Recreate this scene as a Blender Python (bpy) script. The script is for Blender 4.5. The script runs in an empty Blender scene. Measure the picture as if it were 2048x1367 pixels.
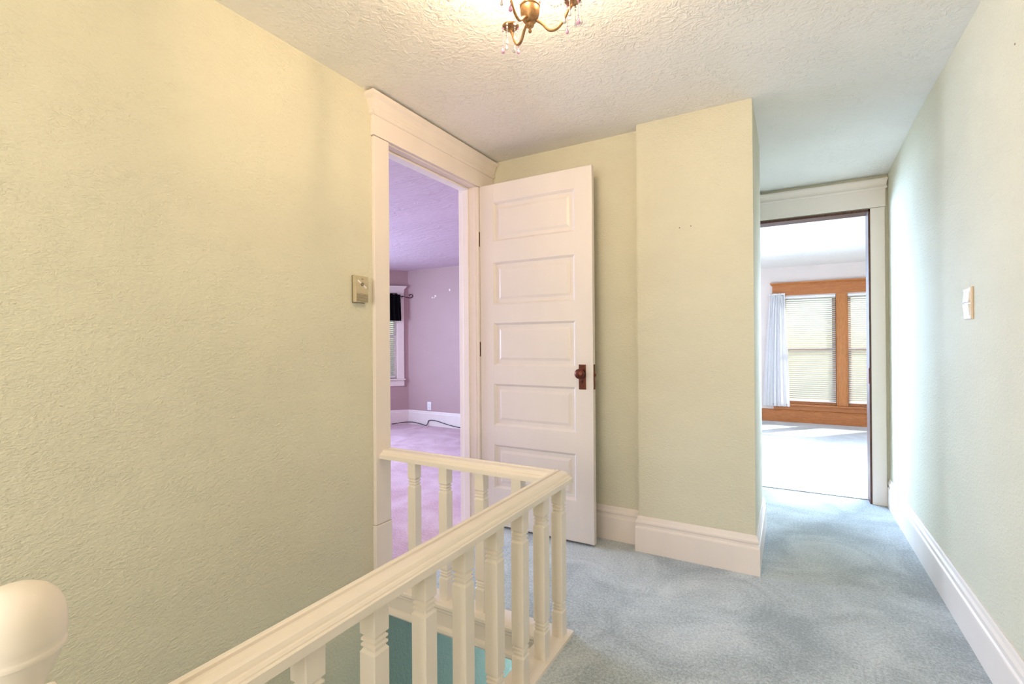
import bpy, bmesh, math, random
from mathutils import Vector, Matrix

random.seed(4)
S = bpy.context.scene
COL = S.collection

# ------------------------------------------------------------------ camera
cam_d = bpy.data.cameras.new('camera')
cam = bpy.data.objects.new('camera', cam_d)
COL.objects.link(cam)
Fv = Vector((-0.49806, 0.86714, 0.00196))
Rv = Vector((0.86711, 0.49806, -0.00742))
Uv = Vector((0.00741, 0.00200, 0.99997))
cam.matrix_world = Matrix(((Rv.x, Uv.x, -Fv.x, 0.0), (Rv.y, Uv.y, -Fv.y, 0.0),
                           (Rv.z, Uv.z, -Fv.z, 1.1445), (0, 0, 0, 1)))
cam_d.sensor_fit = 'HORIZONTAL'
cam_d.sensor_width = 36.0
cam_d.lens = 965.57 / 2048 * 36.0
cam_d.clip_start = 0.02
S.camera = cam

# ------------------------------------------------------------------ world, sun, daylight and fill lamps, exposure
W = bpy.data.worlds.new('world')
S.world = W
W.use_nodes = True
wn = W.node_tree.nodes
wl = W.node_tree.links
bg = wn['Background']
sky = wn.new('ShaderNodeTexSky')
sky.sky_type = 'NISHITA'
sky.sun_disc = False
sky.sun_elevation = math.radians(32)
sky.sun_rotation = math.radians(41)
wl.new(sky.outputs['Color'], bg.inputs['Color'])
bg.inputs['Strength'].default_value = 0.16

def sun_lamp():
    d = bpy.data.lights.new('sun', 'SUN')
    d.energy = 10.0
    d.angle = math.radians(0.8)
    d.color = (1.0, 0.98, 0.94)
    o = bpy.data.objects.new('sun', d)
    COL.objects.link(o)
    trav = Vector((-0.66, -0.75, -0.60)).normalized()
    o.rotation_euler = trav.to_track_quat('-Z', 'Y').to_euler()
    o.location = (4, 10, 5)

def area_lamp(name, loc, direction, sx, sy, power, color, spread):
    d = bpy.data.lights.new(name, 'AREA')
    d.shape = 'RECTANGLE'
    d.size = sx
    d.size_y = sy
    d.energy = power
    d.spread = math.radians(spread)
    d.color = color
    o = bpy.data.objects.new(name, d)
    COL.objects.link(o)
    o.location = loc
    o.rotation_euler = Vector(direction).to_track_quat('-Z', 'Y').to_euler()
    return o

sun_lamp()
# daylight at the side-room and stair windows, plus two added fill lamps
area_lamp('daylight_pink_room', (-5.82, 2.35, 1.35), (1, 0.05, -0.05), 3.0, 1.25, 175, (0.56, 0.73, 1.0), 150)
area_lamp('daylight_bedroom_side', (2.12, 6.35, 1.25), (-1, -1.1, -0.40), 2.0, 1.5, 115, (0.60, 0.78, 1.0), 62)
area_lamp('fill_bedroom_left', (-1.82, 6.2, 1.3), (1, -1.0, -0.25), 2.0, 1.4, 165, (0.48, 0.69, 1.0), 130)  # unseen lamp added to push cool light through the doorway into the hall
area_lamp('daylight_bedroom_front', (0.6, 8.25, 1.1), (0, -1, -0.05), 2.2, 1.6, 4, (0.95, 1.0, 0.96), 180)
area_lamp('daylight_stair', (-1.30, 3.62, -1.15), (-0.1, -1, 0.1), 0.7, 1.2, 14, (0.60, 0.84, 1.0), 180)
area_lamp('fill_hall_rear', (-0.55, -1.86, 1.45), (0, 1, -0.05), 1.5, 1.2, 38, (1.0, 0.91, 0.78), 180)  # unseen fill lamp added behind the camera to lift the hall

S.view_settings.view_transform = 'Standard'
S.view_settings.look = 'None'
S.view_settings.gamma = 1.0
S.view_settings.use_curve_mapping = False
S.view_settings.exposure = 0.40
try:
    S.cycles.use_denoising = True
    S.cycles.use_adaptive_sampling = True
    S.cycles.adaptive_threshold = 0.06
    S.cycles.adaptive_min_samples = 24
    S.cycles.max_bounces = 6
    S.cycles.diffuse_bounces = 4
    S.cycles.transparent_max_bounces = 12
    S.cycles.sample_clamp_indirect = 6.0
    S.cycles.caustics_reflective = False
    S.cycles.caustics_refractive = False
except Exception:
    pass

# ------------------------------------------------------------------ constants (metres)
XL, XR = -1.719, 0.597
YF, YC, XCL, XCR, YB, YD = 2.728, 2.650, -0.723, -0.150, 3.341, 4.190
H, HR, T = 2.34, 2.19, 0.12

# ------------------------------------------------------------------ materials
def srgb(r, g, b):
    def f(c):
        c /= 255.0
        return c / 12.92 if c <= 0.04045 else ((c + 0.055) / 1.055) ** 2.4
    return (f(r), f(g), f(b), 1.0)

def mat(name, col, rough=0.5, metal=0.0, spec=0.5):
    m = bpy.data.materials.new(name)
    m.use_nodes = True
    b = m.node_tree.nodes['Principled BSDF']
    b.inputs['Base Color'].default_value = col
    b.inputs['Roughness'].default_value = rough
    b.inputs['Metallic'].default_value = metal
    b.inputs['Specular IOR Level'].default_value = spec
    return m, m.node_tree.nodes, m.node_tree.links, b

def add(nt, t, **kw):
    n = nt.new(t)
    for k, v in kw.items():
        setattr(n, k, v)
    return n

def pos_scaled(nodes, links, scale):
    g = add(nodes, 'ShaderNodeNewGeometry')
    mp = add(nodes, 'ShaderNodeMapping')
    mp.inputs['Scale'].default_value = scale
    links.new(g.outputs['Position'], mp.inputs['Vector'])
    return mp.outputs['Vector']

def noise(nodes, links, vec, scale, detail=4, rough=0.55, dist=0.0):
    n = add(nodes, 'ShaderNodeTexNoise')
    n.inputs['Scale'].default_value = scale
    n.inputs['Detail'].default_value = detail
    n.inputs['Roughness'].default_value = rough
    n.inputs['Distortion'].default_value = dist
    links.new(vec, n.inputs['Vector'])
    return n.outputs['Fac']

def ramp(nodes, links, fac, stops):
    r = add(nodes, 'ShaderNodeValToRGB')
    el = r.color_ramp.elements
    while len(el) < len(stops):
        el.new(0.5)
    for e, (p, c) in zip(el, stops):
        e.position = p
        e.color = c
    links.new(fac, r.inputs['Fac'])
    return r.outputs['Color']

def bump(nodes, links, b, height, strength, dist):
    bn = add(nodes, 'ShaderNodeBump')
    bn.inputs['Strength'].default_value = strength
    bn.inputs['Distance'].default_value = dist
    links.new(height, bn.inputs['Height'])
    links.new(bn.outputs['Normal'], b.inputs['Normal'])

def math_node(nodes, links, op, a, bval):
    n = add(nodes, 'ShaderNodeMath', operation=op)
    links.new(a, n.inputs[0])
    if isinstance(bval, (int, float)):
        n.inputs[1].default_value = bval
    else:
        links.new(bval, n.inputs[1])
    return n.outputs[0]

def plaster(name, col, scale=(1, 1, 1.8), strength=0.6, ridge=0.3, rough=0.62, fine=66.0, coarse=40.0):
    """Painted hand-textured plaster: small orange-peel grain plus sparse soft trowel flicks."""
    m, n, l, b = mat(name, col, rough, 0, 0.3)
    v = pos_scaled(n, l, scale)
    g1 = noise(n, l, v, fine, 2, 0.62, 0.0)
    g2 = noise(n, l, v, coarse, 3, 0.55, 1.6)
    g3 = noise(n, l, v, coarse * 0.23, 2, 0.5, 0.0)
    flick = ramp(n, l, g2, [(0.50, (0, 0, 0, 1)), (0.62, (1, 1, 1, 1)), (0.74, (0.3, 0.3, 0.3, 1))])
    sparse = ramp(n, l, g3, [(0.30, (0, 0, 0, 1)), (0.62, (1, 1, 1, 1))])
    fl = math_node(n, l, 'MULTIPLY', flick, sparse)
    h = math_node(n, l, 'ADD', math_node(n, l, 'MULTIPLY', g1, 1.1), math_node(n, l, 'MULTIPLY', fl, ridge))
    bump(n, l, b, h, strength, 0.0055)
    var = noise(n, l, v, 2.2, 3, 0.5)
    c0 = tuple(c * 0.97 for c in col[:3]) + (1,)
    c1 = tuple(min(1, c * 1.02) for c in col[:3]) + (1,)
    l.new(ramp(n, l, var, [(0.3, c0), (0.7, c1)]), b.inputs['Base Color'])
    return m

def carpet(name, dark, mid, light, scale=1.0):
    m, n, l, b = mat(name, mid, 0.95, 0, 0.05)
    v = pos_scaled(n, l, (1, 1, 1))
    fib = noise(n, l, v, 260 * scale, 2, 0.7, 0.0)
    tuft = noise(n, l, v, 95 * scale, 3, 0.7, 0.0)
    patch = noise(n, l, v, 2.6, 4, 0.6, 1.0)
    f = math_node(n, l, 'ADD', math_node(n, l, 'MULTIPLY', tuft, 0.55), math_node(n, l, 'MULTIPLY', fib, 0.35))
    f = math_node(n, l, 'ADD', f, math_node(n, l, 'MULTIPLY', math_node(n, l, 'SUBTRACT', patch, 0.5), 0.55))
    l.new(ramp(n, l, f, [(0.33, dark), (0.45, mid), (0.58, light)]), b.inputs['Base Color'])
    hgt = math_node(n, l, 'ADD', tuft, fib)
    bump(n, l, b, hgt, 0.7, 0.007)
    try:
        b.inputs['Sheen Weight'].default_value = 0.6
        b.inputs['Sheen Roughness'].default_value = 0.6
    except Exception:
        pass
    return m

def painted(name, col, rough=0.38):
    m, n, l, b = mat(name, col, rough, 0, 0.45)
    v = pos_scaled(n, l, (1, 1, 0.35))
    f = noise(n, l, v, 60, 3, 0.5)
    bump(n, l, b, f, 0.03, 0.001)
    c0 = tuple(c * 0.97 for c in col[:3]) + (1,)
    l.new(ramp(n, l, noise(n, l, v, 7, 3), [(0.35, c0), (0.65, col)]), b.inputs['Base Color'])
    return m

def wood(name, dark, light, scale=(1, 1, 1), rough=0.4):
    m, n, l, b = mat(name, light, rough, 0, 0.4)
    v = pos_scaled(n, l, scale)
    f = noise(n, l, v, 9, 6, 0.62, 1.6)
    l.new(ramp(n, l, f, [(0.35, dark), (0.62, light)]), b.inputs['Base Color'])
    bump(n, l, b, f, 0.08, 0.002)
    return m

def metal_mat(name, col, rough, grain=80):
    m, n, l, b = mat(name, col, rough, 1.0, 0.5)
    v = pos_scaled(n, l, (1, 1, 1))
    f = noise(n, l, v, grain, 4, 0.6)
    c0 = tuple(c * 0.6 for c in col[:3]) + (1,)
    l.new(ramp(n, l, f, [(0.35, c0), (0.65, col)]), b.inputs['Base Color'])
    return m

def plain(name, col, rough=0.5, spec=0.4, grain=40, amt=0.06):
    m, n, l, b = mat(name, col, rough, 0, spec)
    v = pos_scaled(n, l, (1, 1, 1))
    f = noise(n, l, v, grain, 2)
    c0 = tuple(c * (1 - amt) for c in col[:3]) + (1,)
    l.new(ramp(n, l, f, [(0.4, c0), (0.6, col)]), b.inputs['Base Color'])
    return m

M = {}
M['sage'] = plaster('sage_green_plaster', srgb(219, 215, 194))
M['sage_right'] = M['sage']
M['ceiling'] = plaster('white_skip_trowel_ceiling', srgb(246, 242, 236), (1, 1, 1), 0.6, 0.7, 0.7, 60.0, 24.0)
M['mauve'] = plaster('mauve_plaster', srgb(184, 156, 154), (1, 1, 1.6), 0.25, 0.3)
M['bounce_ceiling'] = plaster('bounce_tinted_ceiling', srgb(208, 188, 200), (0.35, 1.6, 1), 0.6, 1.0, 0.7, 40.0, 12.0)  # violet cast of bounced pink and blue light put into the base colour
M['cream_wall'] = plaster('cream_bedroom_plaster', srgb(226, 214, 206), (1, 1, 1.6), 0.25, 0.3)
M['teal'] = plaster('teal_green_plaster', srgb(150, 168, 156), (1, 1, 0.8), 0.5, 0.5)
M['trim'] = painted('cream_white_trim_paint', srgb(238, 227, 219))
M['rail'] = painted('cream_white_railing_paint', srgb(240, 230, 219), 0.33)
M['doorpaint'] = painted('white_door_paint', srgb(228, 219, 212), 0.35)
M['blue_carpet'] = carpet('slate_blue_carpet', srgb(132, 147, 156), srgb(178, 190, 197), srgb(216, 224, 230))
M['pink_carpet'] = carpet('rose_carpet', srgb(186, 124, 140), srgb(214, 164, 180), srgb(236, 200, 212))
M['white_carpet'] = carpet('ivory_carpet', srgb(164, 162, 157), srgb(190, 188, 183), srgb(212, 210, 206))
M['orange_wood'] = wood('varnished_fir', srgb(160, 96, 42), srgb(184, 118, 56), (9, 9, 1.0))
M['orange_wood_h'] = wood('varnished_fir_lengthwise', srgb(156, 90, 42), srgb(182, 114, 58), (0.9, 6, 12))
M['dark_wood'] = wood('dark_walnut_stain', srgb(58, 34, 26), srgb(92, 56, 42), (6, 6, 1))
M['bronze'] = metal_mat('aged_copper_bronze', srgb(122, 74, 62), 0.42)
M['black_metal'] = metal_mat('black_iron', srgb(38, 32, 32), 0.5)
M['brass'] = metal_mat('antique_champagne_metal', srgb(200, 158, 116), 0.48)
M['black_cloth'] = plain('black_cloth', srgb(20, 18, 22), 0.95, 0.05, 300, 0.3)
M['white_plastic'] = plain('white_plastic', srgb(240, 238, 236), 0.35)
M['almond'] = plain('almond_plastic', srgb(224, 204, 178), 0.35)
M['beige_plastic'] = plain('beige_thermostat_plastic', srgb(196, 182, 152), 0.4)
M['grey_plastic'] = plain('grey_thermostat_plastic', srgb(126, 116, 98), 0.45)
M['dark'] = plain('dark_hole', srgb(30, 24, 20), 0.9)
M['cable'] = plain('grey_cable', srgb(66, 62, 70), 0.5)
M['plate_gold'] = plain('pale_tan_plate_edge', srgb(216, 186, 150), 0.35)
M['lawn'] = plain('lawn', srgb(96, 120, 70), 0.95, 0.05, 3, 0.4)

def glass_mat():
    m = bpy.data.materials.new('window_glass')
    m.use_nodes = True
    n, l = m.node_tree.nodes, m.node_tree.links
    n.clear()
    o = add(n, 'ShaderNodeOutputMaterial')
    mx = add(n, 'ShaderNodeMixShader')
    t = add(n, 'ShaderNodeBsdfTransparent')
    t.inputs['Color'].default_value = (0.93, 0.96, 0.95, 1)
    g = add(n, 'ShaderNodeBsdfGlossy')
    g.inputs['Roughness'].default_value = 0.02
    lw = add(n, 'ShaderNodeLayerWeight')
    lw.inputs['Blend'].default_value = 0.12
    l.new(lw.outputs['Fresnel'], mx.inputs['Fac'])
    l.new(t.outputs[0], mx.inputs[1])
    l.new(g.outputs[0], mx.inputs[2])
    l.new(mx.outputs[0], o.inputs['Surface'])
    return m

def translucent(name, col, amount):
    m, n, l, b = mat(name, col, 0.6, 0, 0.3)
    o = [x for x in n if x.type == 'OUTPUT_MATERIAL'][0]
    v = pos_scaled(n, l, (1, 1, 0.2))
    f = noise(n, l, v, 120, 2)
    c0 = tuple(c * 0.95 for c in col[:3]) + (1,)
    cc = ramp(n, l, f, [(0.4, c0), (0.6, col)])
    l.new(cc, b.inputs['Base Color'])
    tr = add(n, 'ShaderNodeBsdfTranslucent')
    l.new(cc, tr.inputs['Color'])
    mx = add(n, 'ShaderNodeMixShader')
    mx.inputs['Fac'].default_value = amount
    l.new(b.outputs[0], mx.inputs[1])
    l.new(tr.outputs[0], mx.inputs[2])
    l.new(mx.outputs[0], o.inputs['Surface'])
    return m

def emitter(name, col, strength):
    m = bpy.data.materials.new(name)
    m.use_nodes = True
    n, l = m.node_tree.nodes, m.node_tree.links
    n.clear()
    o = add(n, 'ShaderNodeOutputMaterial')
    e = add(n, 'ShaderNodeEmission')
    e.inputs['Color'].default_value = col
    e.inputs['Strength'].default_value = strength
    l.new(e.outputs[0], o.inputs['Surface'])
    return m

def crystal_mat(name, col):
    m, n, l, b = mat(name, col, 0.04, 0, 0.8)
    v = pos_scaled(n, l, (1, 1, 1))
    f = noise(n, l, v, 140, 2)
    c0 = tuple(c * 0.86 for c in col[:3]) + (1,)
    l.new(ramp(n, l, f, [(0.4, c0), (0.6, col)]), b.inputs['Base Color'])
    b.inputs['Transmission Weight'].default_value = 0.2
    b.inputs['IOR'].default_value = 1.6
    return m

M['glass'] = glass_mat()
M['slat'] = translucent('white_blind_slat', srgb(240, 240, 236), 0.6)
M['sheer'] = translucent('white_sheer_cloth', srgb(250, 249, 249), 0.3)
M['bulb'] = emitter('warm_bulb', (1.0, 0.72, 0.45, 1), 500.0)
M['crystal'] = crystal_mat('clear_crystal', srgb(250, 246, 250))
M['crystal_pink'] = crystal_mat('pink_crystal', srgb(250, 190, 236))

# ------------------------------------------------------------------ mesh helpers
def box(bm, x0, x1, y0, y1, z0, z1, mi=0):
    vs = [bm.verts.new(p) for p in ((x0, y0, z0), (x1, y0, z0), (x1, y1, z0), (x0, y1, z0),
                                    (x0, y0, z1), (x1, y0, z1), (x1, y1, z1), (x0, y1, z1))]
    fs = []
    for q in ((0, 3, 2, 1), (4, 5, 6, 7), (0, 1, 5, 4), (1, 2, 6, 5), (2, 3, 7, 6), (3, 0, 4, 7)):
        f = bm.faces.new([vs[i] for i in q])
        f.material_index = mi
        fs.append(f)
    return fs

def bbox_bevel(x0, x1, y0, y1, z0, z1, w=0.003, seg=2):
    bm = bmesh.new()
    box(bm, x0, x1, y0, y1, z0, z1)
    bmesh.ops.bevel(bm, geom=bm.edges[:], offset=w, segments=seg, affect='EDGES', profile=0.6)
    return bm

def lathe(bm, prof, n=24, c=(0, 0, 0), mi=0, square=False):
    rings = []
    for r, z in prof:
        ring = []
        for i in range(n):
            a = 2 * math.pi * i / n + (math.pi / 4 if square else 0)
            k = r * (math.sqrt(2) if square else 1)
            ring.append(bm.verts.new((c[0] + k * math.cos(a), c[1] + k * math.sin(a), c[2] + z)))
        rings.append(ring)
    for a, b in zip(rings[:-1], rings[1:]):
        for i in range(n):
            f = bm.faces.new((a[i], a[(i + 1) % n], b[(i + 1) % n], b[i]))
            f.material_index = mi
    bm.faces.new(list(reversed(rings[0]))).material_index = mi
    bm.faces.new(rings[-1]).material_index = mi

def tube(bm, pts, rad, n=10, mi=0):
    pts = [Vector(p) for p in pts]
    if isinstance(rad, (int, float)):
        rad = [rad] * len(pts)
    rings = []
    up = None
    for i, p in enumerate(pts):
        t = (pts[min(i + 1, len(pts) - 1)] - pts[max(i - 1, 0)]).normalized()
        if up is None:
            up = t.orthogonal().normalized()
        up = (up - t * up.dot(t))
        up = up.normalized() if up.length > 1e-6 else t.orthogonal().normalized()
        s = t.cross(up)
        rings.append([bm.verts.new(p + rad[i] * (math.cos(2 * math.pi * k / n) * up + math.sin(2 * math.pi * k / n) * s))
                      for k in range(n)])
    for a, b in zip(rings[:-1], rings[1:]):
        for k in range(n):
            bm.faces.new((a[k], a[(k + 1) % n], b[(k + 1) % n], b[k])).material_index = mi
    bm.faces.new(list(reversed(rings[0]))).material_index = mi
    bm.faces.new(rings[-1]).material_index = mi

def smooth_path(ctrl, n=8):
    c = [Vector(p) for p in ctrl]
    out = []
    for i in range(len(c) - 1):
        p0 = c[max(i - 1, 0)]; p1 = c[i]; p2 = c[i + 1]; p3 = c[min(i + 2, len(c) - 1)]
        for k in range(n):
            t = k / n
            out.append(0.5 * ((2 * p1) + (-p0 + p2) * t + (2 * p0 - 5 * p1 + 4 * p2 - p3) * t * t + (-p0 + 3 * p1 - 3 * p2 + p3) * t ** 3))
    out.append(c[-1])
    return out

def sweep(bm, prof, path, side=1):
    """prof: closed list of (d, z); path: 2-D points; d is measured to the left (side=1) or right (-1) of the walk, mitred."""
    P = [Vector((p[0], p[1])) for p in path]
    nrm = []
    for a, b in zip(P[:-1], P[1:]):
        t = (b - a).normalized()
        nrm.append(Vector((-t.y, t.x)) * side)
    rings = []
    for i, p in enumerate(P):
        if i == 0:
            m = nrm[0]
        elif i == len(P) - 1:
            m = nrm[-1]
        else:
            m = (nrm[i - 1] + nrm[i])
            m = m / max(1e-6, (1 + nrm[i - 1].dot(nrm[i])))
        rings.append([bm.verts.new((p.x + m.x * d, p.y + m.y * d, z)) for d, z in prof])
    n = len(prof)
    for a, b in zip(rings[:-1], rings[1:]):
        for k in range(n):
            bm.faces.new((a[k], a[(k + 1) % n], b[(k + 1) % n], b[k]))
    bm.faces.new(rings[0])
    bm.faces.new(list(reversed(rings[-1])))

def new_obj(name, bm, mats, parent=None, smooth=False):
    bmesh.ops.recalc_face_normals(bm, faces=bm.faces[:])
    me = bpy.data.meshes.new(name)
    bm.to_mesh(me)
    bm.free()
    for m in (mats if isinstance(mats, (list, tuple)) else [mats]):
        me.materials.append(m)
    if smooth:
        for p in me.polygons:
            p.use_smooth = True
        try:
            me.set_sharp_from_angle(angle=math.radians(38))
        except Exception:
            pass
    o = bpy.data.objects.new(name, me)
    COL.objects.link(o)
    if parent:
        o.parent = parent
    return o

def tag(o, label, cat, kind=None, group=None):
    o['label'] = label
    o['category'] = cat
    if kind:
        o['kind'] = kind
    if group:
        o['group'] = group
    return o

def empty(name, loc=(0, 0, 0), rz=0.0):
    o = bpy.data.objects.new(name, None)
    COL.objects.link(o)
    o.location = loc
    o.rotation_euler = (0, 0, rz)
    return o

def boxes_obj(name, boxes, mats, parent=None):
    bm = bmesh.new()
    for b in boxes:
        box(bm, *b)
    return new_obj(name, bm, mats, parent)

def bx(name, b, m, parent=None, w=0.003):
    return new_obj(name, bbox_bevel(*b, w=w), m, parent)

# ------------------------------------------------------------------ floors
o = boxes_obj('floor', [(-0.85, XR, -1.6, 1.70, -0.125, 0), (XL - 0.02, XR, 1.70, YD + 0.09, -0.125, 0),
                        (XL, -0.85, -1.6, 0.10, -0.125, 0)], M['blue_carpet'])
tag(o, 'slate blue carpet covering the upstairs hall floor', 'floor', 'structure')
o = boxes_obj('floor_rose', [(-5.7, XL - 0.02, 0.4, 5.5, -0.25, 0)], M['pink_carpet'])
tag(o, 'rose pink carpet inside the mauve room on the left', 'floor', 'structure')
o = boxes_obj('floor_ivory', [(-1.7, 2.0, YD + 0.09, 8.0, -0.25, 0.002)], M['white_carpet'])
tag(o, 'ivory carpet of the sunny bedroom beyond the far doorway', 'floor', 'structure')

# stairs going down behind the balustrade
bm = bmesh.new()
for k in range(10):
    box(bm, XL, -0.85, 0.10 + 0.25 * k, 0.10 + 0.25 * (k + 1) + (0.9 if k == 9 else 0), -2.6, -0.2 * (k + 1))
o = new_obj('floor_stairs', bm, M['blue_carpet'])
tag(o, 'carpeted stair flight descending behind the white balustrade', 'stairs', 'structure')

# ------------------------------------------------------------------ walls
DY0, DY1, DZ = 1.757, 2.548, 2.150          # doorway in the left wall
bm = bmesh.new()
for b in [(XL - T, XL, -1.6, DY0, -2.6, H + 0.1), (XL - T, XL, DY0, DY1, DZ, H + 0.1), (XL - T, XL, DY0, DY1, -2.6, -0.02),
          (XL - T, XL, DY1, 5.27, -2.6, H + 0.1)]:
    box(bm, *b)
bm.normal_update()
for f in bm.faces:
    if f.normal.x < -0.5:
        f.material_index = 1
    if f.calc_center_median().z < -0.3 and f.normal.x > 0.5:
        pass
o = new_obj('wall_left', bm, [M['sage'], M['mauve']])
tag(o, 'sage green textured wall on the left running down into the stairwell', 'wall', 'structure')

o = boxes_obj('wall_far', [(XL, XCL + 0.03, YF, YF + T, 0, H + 0.1)], M['sage'])
tag(o, 'sage green wall behind the open white panel door', 'wall', 'structure')
wcol = boxes_obj('wall_column', [(XCL, XCR, YC, YB, 0, H + 0.1)], M['sage'])
tag(wcol, 'sage green boxed-out chimney wall right of the open door', 'wall', 'structure')
o = boxes_obj('wall_right', [(XR, XR + T, -1.6, YD + T, 0, H + 0.1)], M['sage'])
tag(o, 'long sage green wall on the right with the light switch', 'wall', 'structure')
o = boxes_obj('wall_alcove', [(-1.02, -0.90, YF + T, YD, 0, H + 0.1), (-0.90, XCL, YB - 0.12, YB, 0, H + 0.1)], M['sage'])
tag(o, 'green side wall of the recess behind the chimney wall', 'wall', 'structure')
FX0, FX1, FZ = -0.300, 0.500, 2.062         # far doorway
bm = bmesh.new()
for b in [(-1.7, FX0, YD, YD + T, 0, H + 0.1), (FX0, FX1, YD, YD + T, FZ, H + 0.1), (FX1, 2.0, YD, YD + T, 0, H + 0.1)]:
    box(bm, *b)
bm.normal_update()
for f in bm.faces:
    if f.normal.y > 0.5:
        f.material_index = 1
o = new_obj('wall_passage', bm, [M['sage'], M['cream_wall']])
tag(o, 'end wall of the hall passage holding the far doorway', 'wall', 'structure')
# rear wall behind the camera with an opening added for the fill lamp
o = boxes_obj('wall_rear', [(XL, -1.35, -1.72, -1.6, -0.25, H + 0.1), (0.25, XR, -1.72, -1.6, 0, H + 0.1),
                            (-1.35, 0.25, -1.72, -1.6, 0, 0.8), (-1.35, 0.25, -1.72, -1.6, 2.1, H + 0.1)], M['sage'])
tag(o, 'sage green rear wall of the hall behind the viewer', 'wall', 'structure')

# stairwell below the floor
o = boxes_obj('wall_stair_side', [(-0.85, -0.75, 0.10, 3.6, -2.6, -0.125)], M['sage'])
tag(o, 'green wall on the right of the stair flight below floor level', 'wall', 'structure')
bm = bmesh.new()
for b in [(XL, -0.85, 3.45, 3.55, -2.6, -1.75), (XL, -0.85, 3.45, 3.55, -0.55, -0.125), (XL, -1.65, 3.45, 3.55, -1.75, -0.55), (-0.95, -0.85, 3.45, 3.55, -1.75, -0.55)]:
    box(bm, *b)
o = new_obj('wall_stair_end', bm, M['sage'])
tag(o, 'green wall with a small window at the foot of the stairs', 'wall', 'structure')
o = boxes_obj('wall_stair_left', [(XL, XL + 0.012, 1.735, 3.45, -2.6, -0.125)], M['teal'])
tag(o, 'teal green stairwell wall seen between the balusters below the floor', 'wall', 'structure')

# mauve room
PX, PY = -4.743, 5.270
DL = 1.2
QX, QY = PX - DL / math.sqrt(2), PY - DL / math.sqrt(2)
o = boxes_obj('wall_mauve_far', [(PX, XL - T + 0.0, PY, PY + T, 0, HR + 0.15)], M['mauve'])
tag(o, 'mauve wall seen through the left doorway with the outlet', 'wall', 'structure')
wmf = o
diag = empty('wall_mauve_corner', (PX, PY, 0), math.radians(45))
tag(diag, 'short mauve corner wall around the white trimmed window', 'wall', 'structure')
boxes_obj('wall_panel', [(-0.147, 0, 0, T, 0, HR + 0.15), (-DL, -1.053, 0, T, 0, HR + 0.15), (-1.053, -0.147, 0, T, 0, 0.65),
                         (-1.053, -0.147, 0, T, 1.86, HR + 0.15)], M['mauve'], diag)
o = boxes_obj('wall_mauve_side', [(QX - T, QX, 3.9, QY, 0, HR + 0.15), (QX - T, QX, 0.5, 0.85, 0, HR + 0.15),
                                  (QX - T, QX, 0.85, 3.9, 0, 0.7), (QX - T, QX, 0.85, 3.9, 2.0, HR + 0.15)], M['mauve'])
tag(o, 'mauve side wall with a wide window opening', 'wall', 'structure')
o = boxes_obj('wall_mauve_near', [(QX - T, XL - T, 0.4, 0.5, 0, HR + 0.15)], M['mauve'])
tag(o, 'mauve near wall of the mauve room', 'wall', 'structure')

# bedroom
BY = 7.86
WL0, WL1, WR0, WR1, WZ0, WZ1 = -0.080, 0.555, 0.678, 1.313, 0.262, 1.775
o = boxes_obj('wall_bedroom_window', [(-1.7, WL0, BY, BY + T, 0, HR + 0.15), (WR1, 2.0, BY, BY + T, 0, HR + 0.15),
                                      (WL0, WR1, BY, BY + T, 0, WZ0), (WL0, WR1, BY, BY + T, WZ1, HR + 0.15),
                                      (WL1, WR0, BY, BY + T, WZ0, WZ1)], M['cream_wall'])
tag(o, 'pale cream bedroom wall around the orange wood windows', 'wall', 'structure')
o = boxes_obj('wall_bedroom_left', [(-1.7, -1.6, YD + T, 5.2, 0, HR + 0.15), (-1.7, -1.6, 7.2, BY, 0, HR + 0.15), (-1.7, -1.6, 5.2, 7.2, 0, 0.6), (-1.7, -1.6, 5.2, 7.2, 2.0, HR + 0.15)], M['cream_wall'])  # gap in this unseen wall added to let the fill lamp in
tag(o, 'cream left wall of the bedroom with an opening added for a fill lamp', 'wall', 'structure')
o = boxes_obj('wall_bedroom_right', [(1.9, 2.0, YD + T, 5.35, 0, HR + 0.15), (1.9, 2.0, 7.42, BY, 0, HR + 0.15), (1.9, 2.0, 5.95, 6.82, 0, HR + 0.15),
                                     (1.9, 2.0, 5.35, 7.42, 0, 0.45), (1.9, 2.0, 5.35, 7.42, 2.0, HR + 0.15)], M['cream_wall'])
tag(o, 'cream right wall of the bedroom with two window openings', 'wall', 'structure')

# ------------------------------------------------------------------ ceilings
bm = bmesh.new()
pts = [(-1.72, H), (3.30, H), (YD + 0.02, 2.288), (YD + 0.02, H + 0.2), (-1.72, H + 0.2)]
r0 = [bm.verts.new((XL - T, y, z)) for y, z in pts]
r1 = [bm.verts.new((XR + T, y, z)) for y, z in pts]
for k in range(5):
    bm.faces.new((r0[k], r0[(k + 1) % 5], r1[(k + 1) % 5], r1[k]))
bm.faces.new(r0)
bm.faces.new(r1)
o = new_obj('ceiling', bm, M['ceiling'])
tag(o, 'white textured hall ceiling above the small chandelier', 'ceiling', 'structure')
o = boxes_obj('ceiling_mauve_room', [(-5.8, XL - T, 0.4, 5.5, HR, HR + 0.14)], M['bounce_ceiling'])
tag(o, 'ceiling of the mauve room with lilac bounce light in its colour', 'ceiling', 'structure')
o = boxes_obj('ceiling_bedroom', [(-1.7, 2.0, YD + T, 8.0, HR, HR + 0.14)], M['ceiling'])
tag(o, 'bright white ceiling of the bedroom', 'ceiling', 'structure')

o = boxes_obj('ground', [(-30, 30, -30, 45, -4.2, -4.0)], M['lawn'])
tag(o, 'green lawn far below outside the windows', 'ground', 'structure')

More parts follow.
